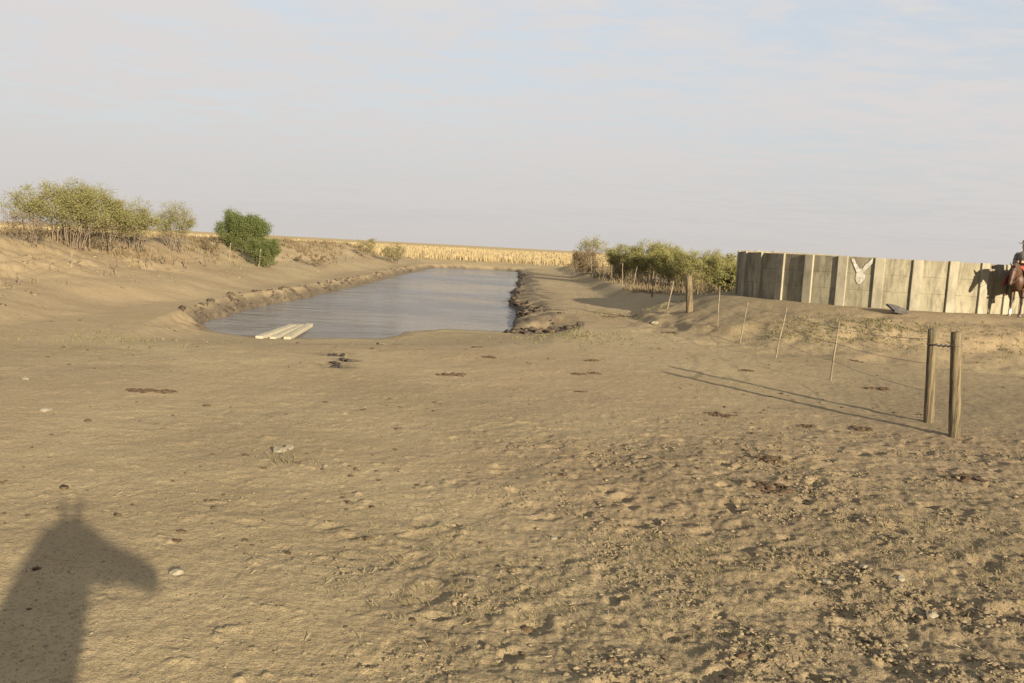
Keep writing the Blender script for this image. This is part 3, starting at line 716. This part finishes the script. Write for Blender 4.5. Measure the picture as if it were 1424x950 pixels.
stones = [((388, 628), .10, 'pale flat stone lying on smooth ground, largest of the near left stones'), ((402, 624), .07, 'small pale stone touching the largest near left stone'), ((452, 649), .035, 'tiny stone right of the pale pair on the left'), ((910, 450), .16, 'bleached bone coloured stone on the track before the thick corner post'), ((245, 800), .055, 'light stone beside the muzzle of the horse shadow'),
          ((62, 573), .08, 'yellowish flat stone at the left edge of the bare ground'), ((1148, 812), .055, 'round pale stone in the trampled lower right ground'), ((1200, 790), .04, 'small pale stone right of the round one in the trampled ground'), ((1250, 808), .05, 'pale angular stone among dark clods, lower right'), ((1295, 860), .05, 'pale stone at the bottom of the trampled ground'), ((35, 528), .07, 'white speck of stone near the left edge, farther one'), ((770, 750), .04, 'small pale stone in the weedy middle foreground')]
for i, (p, r, lb) in enumerate(stones):
    q = ground_at(*p); mb = MB().blob((0, 0, r*.15), (r, r*.8, r*.45), 900+i, .22, 1)
    o = mb.build('stone', STONE); o.location = tuple(q); o.rotation_euler = (0, 0, random.random()*3); tag(o, lb, 'stone', 'pale stones on the bare ground')

# ------------------------------------------------------------------ shrubs
def shrub(px, H, Wd, label, mat, nst=12, nleaf=5000, leaf=.05, low=.25, base=.35, shape='fan', name='shrub', dens_low=.2, seed=0, Y=None, group=None, twig=.018, sink=.05, depth=None, cat='shrub', skew=0.):
    R = np.random.default_rng(1000+seed); random.seed(seed+5)
    q = ground_at(*px) if Y is None else unproj_y(px[0], px[1], Y)
    q[2] = hz(q[0], q[1]); H = H*(.93 if mat.name.startswith('willowy') else 1.)
    root = empty(name, (q[0], q[1], q[2]-sink), label, cat, group)
    depth = depth or Wd*.8
    st = MB(); tips = []; tw = MB()
    for i in range(nst):
        th = 6.283*(i+R.random()*.7)/nst; rad = R.random()**.5
        bx, by = math.cos(th)*rad*base*Wd/2, math.sin(th)*rad*base*depth/2
        out = R.uniform(.45, 1.0)
        hh = H*(1-.42*out**3)*R.uniform(.72, .97)
        ex, ey = math.cos(th)*out*Wd/2*.86+skew*H, math.sin(th)*out*depth/2*.86
        P = []
        for k in range(6):
            t = k/5; P.append(np.array([bx+(ex-bx)*t**1.1+R.normal(0, .06)*H*.4*t, by+(ey-by)*t**1.35+R.normal(0, .03)*H*.4*t, hh*(t**.9)]))
        st.tube(P, [twig*(.95-.75*k/5)*H/2.5 for k in range(6)], 5, False)
        for b in range(9):
            t0 = R.uniform(low, .95); k = int(t0*5); k = min(k, 4); p0 = P[k]+(P[k+1]-P[k])*(t0*5-k)
            ln = H*R.uniform(.12, .30); a2 = R.random()*6.283; dv = np.array([math.cos(a2)*.75, math.sin(a2)*.75, R.uniform(.15, 1.1)]); dv /= np.linalg.norm(dv)
            p1 = p0+dv*ln*.5; p2 = p0+dv*ln+np.array([0, 0, -.04*H*R.random()])
            st.tube([p0, p1, p2], [twig*.45*H/2.5, twig*.3*H/2.5, twig*.15*H/2.5], 4, False)
            tips.append((p0, p2))
        tips.append((P[3], P[5])); tips.append((P[4], P[5]))
    st.build('stems', BARK, root, True)
    T0 = np.array([t[0] for t in tips]); T1 = np.array([t[1] for t in tips])
    # clumped leaves along the twigs
    nleaf = int(nleaf*3.0); leaf = leaf*1.05; ncl = nleaf//28; ci = R.integers(0, len(tips), ncl); t = R.uniform(.3, 1.08, ncl)[:, None]
    Cc = T0[ci]*(1-t)+T1[ci]*t+R.normal(0, .022*H, (ncl, 3)); L_ = np.repeat(Cc, 28, 0)+R.normal(0, .042*H, (ncl*28, 3))*np.array([1, 1, .75])
    zz = L_[:, 2]/H; keep = (zz > .04) & (R.random(len(L_)) < dens_low+(1-dens_low)*sm(low*.6, low+.25, zz)) & (zz < 1.02)
    L_ = L_[keep]; clid = np.repeat(R.random(ncl), 28)[keep]
    n = len(L_)
    d1 = R.normal(0, 1, (n, 3)); d1[:, 2] += .5; d1 /= np.linalg.norm(d1, axis=1)[:, None]
    d2 = np.cross(d1, R.normal(0, 1, (n, 3))); d2 /= np.linalg.norm(d2, axis=1)[:, None]
    sz = leaf*R.uniform(.6, 1.4, n)[:, None]
    V = np.stack([L_-d2*sz*.22, L_+d1*sz*.5-d2*sz*.0, L_+d2*sz*.22+d1*sz*.1, L_-d1*sz*.5], 1)[:, [3, 0, 1, 2]].reshape(-1, 3)
    FF = (np.arange(n)*4)[:, None]+np.arange(4)[None]
    t1 = (.6*clid+.4*R.random(n)); zl = L_[:, 2]/H
    t2 = (R.random(n) < .12+.5*sm(.55, .1, zl))*R.uniform(.4, 1, n)
    tint = np.repeat(np.stack([t1, t2, t1, np.ones(n)], 1), 4, 0)
    add_mesh('foliage', V, FF, mat, root, False, {'tint': tint})
    return root
GL = 'shrubs on the left embankment'; GR = 'bushes of the right hedge'
shrub((45, 338), 2.5, 1.9, 'small open shrub at the far left end of the embankment row', LEAF_Y, 16, 2600, .055, .45, .3, seed=1, group=GL, dens_low=.12)
shrub((98, 343), 3.15, 3.0, 'tall feathery yellow green shrub, left half of the big clump', LEAF_Y, 24, 9000, .055, .28, .5, seed=2, group=GL, dens_low=.10)
shrub((138, 345), 3.1, 3.0, 'broad feathery shrub with bare brown stems, in the middle of the big clump', LEAF_Y, 24, 9000, .055, .26, .5, seed=3, group=GL, dens_low=.10)
shrub((182, 346), 2.75, 2.5, 'feathery shrub at the right end of the big clump', LEAF_Y, 22, 6500, .055, .26, .5, seed=4, group=GL, dens_low=.1)
shrub((243, 350), 2.75, 2.5, 'sparse brownish shrub standing between the big clump and the dark green bush', LEAF_Y, 16, 4200, .05, .38, .3, seed=5, group=GL, dens_low=.2)
shrub((338, 352), 2.9, 3.6, 'dense dark green round bush on the embankment slope', LEAF_G, 26, 22000, .065, .04, .5, seed=6, dens_low=1., name='bush', cat='bush', skew=.03)
shrub((366, 371), 2.0, 2.0, 'low dark green bush hanging down the slope at the foot of the round one', LEAF_G, 14, 8000, .06, .02, .5, seed=16, dens_low=1., name='bush', cat='bush')
shrub((30, 338), 1.5, 2.0, 'low dry brown brush beside the small open shrub', LEAF_D, 12, 700, .05, .1, .6, seed=7, dens_low=.8, group='dry brush on the left embankment')
shrub((120, 346), 1.3, 3.5, 'low dry brown brush under the big clump', LEAF_D, 16, 1100, .05, .1, .6, seed=17, dens_low=.8, group='dry brush on the left embankment')
shrub((290, 350), 1.0, 1.6, 'low dry pale brush touching the dark green bush', LEAF_D, 12, 1200, .05, .1, .6, seed=18, dens_low=.8, group='dry brush on the left embankment')
shrub((510, 350), 2.2, 3.0, 'small hazy shrub far down the embankment, left one of two', LEAF_F, 14, 1300, .08, .2, .4, seed=8, dens_low=.6, Y=88, group='far shrubs on the embankment')
shrub((548, 352), 2.6, 3.0, 'small golden green shrub far down the embankment, right one of two', LEAF_F, 18, 1900, .08, .1, .4, seed=9, dens_low=.9, Y=92, group='far shrubs on the embankment')
shrub((440, 350), 1.2, 4.0, 'low dry brush on the far embankment crest', LEAF_D, 12, 900, .07, .1, .45, seed=19, dens_low=.8, Y=62, group='dry brush on the left embankment')
# right side
shrub((820, 378), 3.9, 2.5, 'tall thin open tree with a sparse top at the left end of the hedge', LEAF_R, 12, 2200, .075, .62, .4, seed=10, dens_low=.1, Y=80, name='small_tree', cat='tree')
shrub((812, 380), 2.6, 3.2, 'pinkish brown bare brush at the foot of the thin tree', LEAF_D, 26, 4200, .07, .1, .7, seed=11, dens_low=.9, Y=77)
for i, (x0, y0, h, wd_, Y0, lb) in enumerate(((865, 385, 3.0, 3.4, 66, 'yellow green hedge bush next to the thin tree, leftmost of the hedge'), (900, 388, 3.2, 3.6, 62, 'taller hedge bush second from the thin tree'), (935, 390, 2.9, 3.2, 59, 'hedge bush in the middle behind the thick corner post'),
                                              (968, 392, 2.95, 3.2, 55, 'bushy hedge bush behind the first thin stick of the fence'), (1000, 395, 2.5, 2.8, 50, 'rounded hedge bush next to last before the tank'), (1022, 398, 1.9, 1.8, 46, 'low hedge bush against the dark left end of the tank'), (925, 388, 3.4, 4.0, 68, 'back hedge bush rising behind the middle of the hedge'))):
    shrub((x0, y0), h, wd_, lb, LEAF_R, 18, 8500, .07, .12, .6, seed=30+i, dens_low=.45, Y=Y0, group=GR)

# ------------------------------------------------------------------ horses
k = Mt('horse coat', .55, .35); nn = k.noise(3, 4); sx = k.N.new('ShaderNodeSeparateXYZ'); k.L.new(k.tc.outputs['Object'], sx.inputs[0])
c = k.mix(k.ramp(nn, .3, .7), (.048, .024, .013), (.07, .033, .018)); c = k.mix(k.ramp(sx.outputs[2], .75, .45), c, (.028, .018, .013)); k.color(c); COAT = k.m
MANE = simple('horse mane', (.02, .014, .01), (.04, .028, .02), 20, rough=.6)
LEATH = simple('leather', (.06, .035, .02), (.10, .06, .035), 12, rough=.6)
RED = simple('red wool', (.20, .038, .026), (.27, .065, .045), 14)
FLEECE = simple('sheepskin', (.13, .085, .055), (.18, .125, .085), 16, bump=.02)
HOOF = simple('hoof', (.10, .08, .06), (.16, .13, .10), 12, rough=.6)
WSOCK = simple('white sock hair', (.62, .58, .50), (.55, .50, .42), 12)
def horse(loc, rz, label, poll, nose, neckmid, sock=False, fat=1.):
    root = empty('horse', loc, label, 'horse', rz=rz)
    mb = MB()
    # trunk (origin under the withers, forward +X)
    mb.loft([(-1.10, 0, 1.20, .05, .05), (-1.06, 0, 1.20, .20, .15), (-.92, 0, 1.20, .28, .24), (-.72, 0, 1.20, .30, .275), (-.45, 0, 1.17, .30, .28), (-.2, 0, 1.13, .325, .285), (.05, 0, 1.13, .345, .26), (.22, 0, 1.13, .33, .225), (.38, 0, 1.13, .26, .19), (.47, 0, 1.12, .14, .12), (.49, 0, 1.12, .05, .05)], 20)
    px_, pz_ = poll; nx, nz = nose; mx_, mz_ = neckmid
    mb.loft([(-.02, 0, 1.20, .30, .15), (.16, 0, 1.25, .31, .15), ((.16+mx_)/2, 0, (1.25+mz_)/2, .25, .12), (mx_, 0, mz_, .19*fat, .095), ((mx_+px_)/2, 0, (mz_+pz_)/2-.01, .15*fat, .08), (px_-.04, 0, pz_-.09, .125, .078)], 18)
    d = np.array([nx-px_, nz-pz_]); Lh = np.linalg.norm(d); d /= Lh; up = np.array([-d[1], d[0]])
    if up[1] < 0: up = -up
    def hp(t, o, a, b): p = np.array([px_, pz_])+d*Lh*t+up*o; return (p[0], 0, p[1], a, b)
    mb.loft([hp(-.06, -.10, .05, .05), hp(0, -.095, .10, .085), hp(.16, -.115*fat, .135*fat, .10), hp(.33, -.125*fat, .145*fat, .098), hp(.5, -.105*fat, .105*fat, .075), hp(.68, -.085*fat, .078*fat, .058), hp(.85, -.075*fat, .070*fat**1.3, .06), hp(.96, -.07*fat, .060*fat**1.5, .052), hp(1.0, -.07*fat, .036*fat, .03)], 16)
    for s in (-1, 1):
        y0 = s*.055; e0 = np.array([px_+d[0]*.02+s*.05*(fat-1)*4, y0, pz_-.03-s*.02]); tip = e0+np.array([up[0]*.10+.02+s*.10*(fat-1)*2, s*.015, up[1]*.13+.08])
        mb.loft([(*e0, .035, .022), (*(e0*.55+tip*.45), .034, .022), (*(e0*.2+tip*.8), .018, .012), (*tip, .004, .004)], 8)
        fy = s*.15
        mb.loft([(.16, fy*.9, 1.15, .17, .08), (.14, fy, .95, .12, .075), (.13, fy, .78, .075, .06), (.15, fy, .62, .058, .05), (.155, fy, .50, .048, .045), (.16, fy, .45, .052, .047), (.16, fy, .38, .036, .032), (.16, fy, .24, .030, .026), (.16, fy, .165, .040, .034), (.185, fy, .10, .030, .030), (.21, fy, .05, .04, .042)], 12)
        hy = s*.14
        off = .0 if s < 0 else -.06
        mb.loft([(-.80, hy*.8, 1.20, .22, .12), (-.74+off*.3, hy, .98, .20, .115), (-.70+off*.5, hy, .82, .135, .09), (-.80+off, hy, .65, .085, .06), (-.92+off, hy, .54, .062, .045), (-.94+off, hy, .48, .055, .042), (-.92+off, hy, .38, .038, .034), (-.905+off, hy, .24, .034, .030), (-.90+off, hy, .165, .042, .036), (-.87+off, hy, .10, .032, .032), (-.845+off, hy, .05, .04, .042)], 12)
        for (hx, yy) in ((.225, fy), (-.83+off, hy)):
            MB().loft([(hx-.005, yy, .075, .042, .042), (hx+.01, yy, .0, .062, .058)], 12, side=(0, 1, 0)).build('hoof', HOOF, root, False)
    fuse('body', mb, COAT, root, .018, 5)
    if sock:
        MB().loft([(.16, -.15, .24, .036, .032), (.16, -.15, .165, .045, .039), (.187, -.15, .10, .036, .036), (.21, -.15, .06, .046, .047)], 12).build('white_sock', WSOCK, root, True)
    # mane along the crest, forelock
    mm = MB(); R = np.random.default_rng(3)
    for i in range(140):
        t = R.random(); A = np.array([.05, 1.46]); 
        P = np.array([.05, 1.47])*(1-t)**2+2*t*(1-t)*np.array([mx_-.12, mz_+.20])+t*t*np.array([px_-.02, pz_+.01])
        p0 = np.array([P[0], R.normal(0, .012), P[1]-.01]); ln = R.uniform(.12, .24)
        mm.tube([p0, p0+np.array([-.02, -.06, -.02]), p0+np.array([-.03, -.10, -ln])], [.014, .012, .004], 4, False)
    mm.build('mane', MANE, root)
    tl = MB()
    for i in range(40):
        a_, b_ = R.normal(0, .03), R.normal(0, .03); tl.tube([(-1.08, a_*.3, 1.36), (-1.17+b_*.3, a_, 1.2), (-1.19+b_, a_*1.4, .85), (-1.16+b_*1.4, a_*1.6, .5+R.random()*.15)], [.012, .016, .014, .003], 4, False)
    tl.build('tail', MANE, root)
    # tack
    MB().loft([(.02, 0, 1.17, .335, .30), (-.18, 0, 1.165, .355, .315), (-.45, 0, 1.18, .335, .31), (-.52, 0, 1.18, .32, .30)], 24).build('saddle_blanket', FLEECE, root, True)
    sd = MB().loft([(.02, 0, 1.50, .05, .09), (-.05, 0, 1.515, .06, .14), (-.2, 0, 1.515, .05, .17), (-.38, 0, 1.53, .06, .18), (-.46, 0, 1.57, .045, .15)], 14); sd.build('saddle', LEATH, root, True)
    br = MB()
    def ringhead(t, sc=1.04):
        p = hp(t, -.115 if t < .4 else -.083, 0, 0); r_ = .15 if t < .4 else .082; w_ = .104 if t < .4 else .066
        pts = [np.array([p[0]+up[0]*math.sin(th)*r_*sc, math.cos(th)*w_*sc, p[2]+up[1]*math.sin(th)*r_*sc]) for th in np.linspace(0, 6.283, 17)]
        br.tube(pts, .009, 5)
    ringhead(.22); ringhead(.72)
    bit = np.array(hp(.86, -.12, 0, 0)[:3])
    for s in (-1, 1):
        br.tube([bit+np.array([0, s*.06, 0]), np.array(hp(.3, -.12, 0, 0)[:3])+np.array([0, s*.105, 0])], .008, 5)
        br.tube([bit+np.array([0, s*.06, 0]), (bit+np.array([-.05, 0, 1.62]))*np.array([.5, 1, .5])+np.array([0, s*.17, -.02]), np.array([.08, s*.03, 1.64])], .008, 5)
    br.build('bridle', LEATH, root)
    return root
# the horse under the photographer: only its shadow is in the picture
az = math.radians(30); dirp = np.array([math.cos(az), math.sin(az)]); nv_ = np.array([math.sin(az), -math.cos(az)])
wx = dirp*(-.27)+nv_*.75
horse((float(wx[0]), float(wx[1]), hz(*wx)), az, 'bay horse with raised head beside the viewer, casting the head shadow at lower left', (.62, 2.15), (1.17, 1.79), (.46, 1.76), fat=1.22)

# the ridden horse at the tank
hoofp = ground_at(1411, 441.5)
fa = math.atan2(-.70, -.71)
fv = np.array([math.cos(fa), math.sin(fa)])
hl = hoofp[:2]-fv*.18+np.array([.13, .24])
hq = (float(hl[0]), float(hl[1]), hz(*hl)-.0)
horse(hq, fa, 'brown ridden horse with lowered head and a white foot, beside the tank wall', (.86, 1.60), (1.10, 1.02), (.58, 1.52), sock=True)

# ------------------------------------------------------------------ rider
SKIN = simple('skin', (.32, .19, .13), (.36, .22, .15), 8, rough=.6); JACK = simple('grey jacket', (.10, .09, .085), (.15, .135, .12), 10)
PANT = simple('dark trousers', (.05, .05, .055), (.08, .075, .075), 10); HAT = simple('tan hat', (.22, .18, .13), (.28, .23, .17), 10); HAIR = simple('dark hair', (.02, .015, .01), (.03, .02, .015), 10)
rd = empty('person', hq, 'rider in grey jacket and brimmed hat with red poncho over the lap, on horseback', 'person', rz=fa)
mb = MB(); bx = -.20
def limbs(g_=0.0):
    """torso, neck; arms; legs: rings grown by g_ for clothing"""
    T = [(bx, 0, 1.52, .15+g_, .19+g_), (bx+.01, 0, 1.62, .13+g_, .17+g_), (bx+.03, 0, 1.76, .12+g_, .155+g_), (bx+.06, 0, 1.90, .13+g_, .18+g_), (bx+.07, 0, 2.0, .10+g_, .19+g_), (bx+.075, 0, 2.05, .06+g_, .11+g_)]
    arms = []; legs = []
    for s in (-1, 1):
        arms.append([(bx+.07, s*.16, 2.0, .06+g_, .06+g_), (bx+.05, s*.225, 1.93, .055+g_, .055+g_), (bx+.06, s*.26, 1.76, .046+g_, .046+g_), (bx+.12, s*.25, 1.70, .043+g_, .043+g_), (bx+.26, s*.17, 1.71, .038+g_, .038+g_), (bx+.36, s*.09, 1.73, .03+g_, .03+g_)])
        legs.append([(bx, s*.10, 1.56, .10+g_, .10+g_), (bx+.12, s*.22, 1.50, .095+g_, .09+g_), (bx+.30, s*.33, 1.32, .078+g_, .075+g_), (bx+.36, s*.355, 1.18, .065+g_, .062+g_), (bx+.32, s*.36, 1.02, .06+g_, .058+g_), (bx+.27, s*.355, .82, .042+g_, .042+g_)])
    return T, arms, legs
T, arms, legs = limbs()
mb.loft([(r[0], r[1], r[2], r[3], r[4]) for r in T]+[(bx+.08, 0, 2.10, .052, .055), (bx+.09, 0, 2.16, .05, .052)], 16)
hd = [(bx+.09, 0, 2.11, .045, .045), (bx+.105, 0, 2.15, .085, .06), (bx+.10, 0, 2.20, .098, .072), (bx+.095, 0, 2.26, .102, .077), (bx+.09, 0, 2.31, .092, .07), (bx+.09, 0, 2.345, .05, .04)]
mb.loft(hd, 16)
mb.blob((bx+.205, 0, 2.215), (.02, .014, .024), 5, 0, 1)      # nose
mb.blob((bx+.19, 0, 2.175), (.012, .026, .008), 6, 0, 1)
for s in (-1, 1): mb.blob((bx+.09, s*.078, 2.22), (.018, .010, .03), 8, 0, 1)
for A in arms: mb.loft(A, 10)
for A in legs: mb.loft(A, 12)
for s in (-1, 1):
    w0 = np.array([bx+.38, s*.075, 1.735]); mb.blob(w0+np.array([.03, 0, -.005]), (.045, .022, .038), 9, 0, 1)
    for fi, (dz, ln) in enumerate(((.026, .066), (.009, .074), (-.008, .068), (-.024, .054))):
        p0 = w0+np.array([.06, 0, dz]); mb.tube([p0-np.array([.03, 0, 0]), p0+np.array([ln*.4, -s*.008, -.004]), p0+np.array([ln*.55, -s*.032, -.006]), p0+np.array([ln*.2, -s*.042, -.006])], [.010, .0095, .009, .008], 6)
    mb.tube([w0+np.array([.0, 0, .02]), w0+np.array([.035, -s*.02, .045]), w0+np.array([.065, -s*.032, .035])], [.011, .0105, .009], 6)
fuse('body', mb, SKIN, rd, .010, 2)
T, arms, legs = limbs(.018)
jk = MB().loft(T, 18)
for A in arms: jk.loft(A[:-1]+[(A[-1][0]-.03, A[-1][1]*1.15, A[-1][2], .044, .044)], 12)
fuse('jacket', jk, JACK, rd, .014, 3)
pt = MB()
for A in legs: pt.loft(A, 12)
fuse('trousers', pt, PANT, rd, .014, 3)
for s in (-1, 1):
    bt = MB().loft([(bx+.30, s*.357, .98, .07, .068), (bx+.28, s*.356, .84, .06, .058), (bx+.27, s*.355, .74, .052, .05), (bx+.28, s*.355, .69, .055, .048)], 12).loft([(bx+.20, s*.355, .68, .035, .035), (bx+.27, s*.355, .69, .045, .045), (bx+.38, s*.36, .67, .036, .045), (bx+.46, s*.365, .66, .022, .035)], 12)
    fuse('boot', bt, LEATH, rd, .012, 2)
hm = MB()
def disc(c, r0, r1, z0, z1): 
    pass
prof = [(.0, .125), (.05, .122), (.085, .105), (.098, .06), (.102, .0), (.20, -.012), (.205, -.004), (.10, .010)]
V = []; Fc = []; n = 28
for (r_, z_) in prof[1:]:
    for k_ in range(n):
        th = 6.283*k_/n; V.append((bx+.09+r_*math.cos(th)*1.1, r_*math.sin(th), 2.315+z_+(.035*abs(math.sin(th))**2 if r_ > .15 else 0)))
for i in range(len(prof)-2):
    for k_ in range(n): Fc.append((i*n+k_, i*n+(k_+1) % n, (i+1)*n+(k_+1) % n, (i+1)*n+k_))
V.append((bx+.09, 0, 2.44)); Fc += [(len(V)-1, (k_+1) % n, k_) for k_ in range(n)]
hm.add(V, Fc).build('hat', HAT, rd, True)
hb = MB().blob((bx+.07, 0, 2.25), (.095, .082, .075), 3, .03, 2); hb.build('hair', HAIR, rd, True)
# red poncho draped over lap and horse's shoulders
V = []; Fc = []; nu, nv2 = 22, 14
for i in range(nu+1):
    th = math.pi*(i/nu)-math.pi/2
    for j in range(nv2+1):
        x_ = -.30+.66*j/nv2; s = math.sin(th); c_ = math.cos(th)
        y_ = .41*s*(1-.05*math.sin(j*1.3)); z_ = 1.60-.62*(abs(s)**1.8)+.02*math.sin(j*2+i)+.05*(1-j/nv2)*c_
        V.append((x_+.02*math.sin(i*1.7), y_+.012*math.sin(j*2.1+i), z_))
for i in range(nu):
    for j in range(nv2): a = i*(nv2+1)+j; Fc.append((a, a+1, a+nv2+2, a+nv2+1))
po = MB().add(V, Fc).build('poncho', RED, rd, True); sdm = po.modifiers.new('s', 'SOLIDIFY'); sdm.thickness = .015
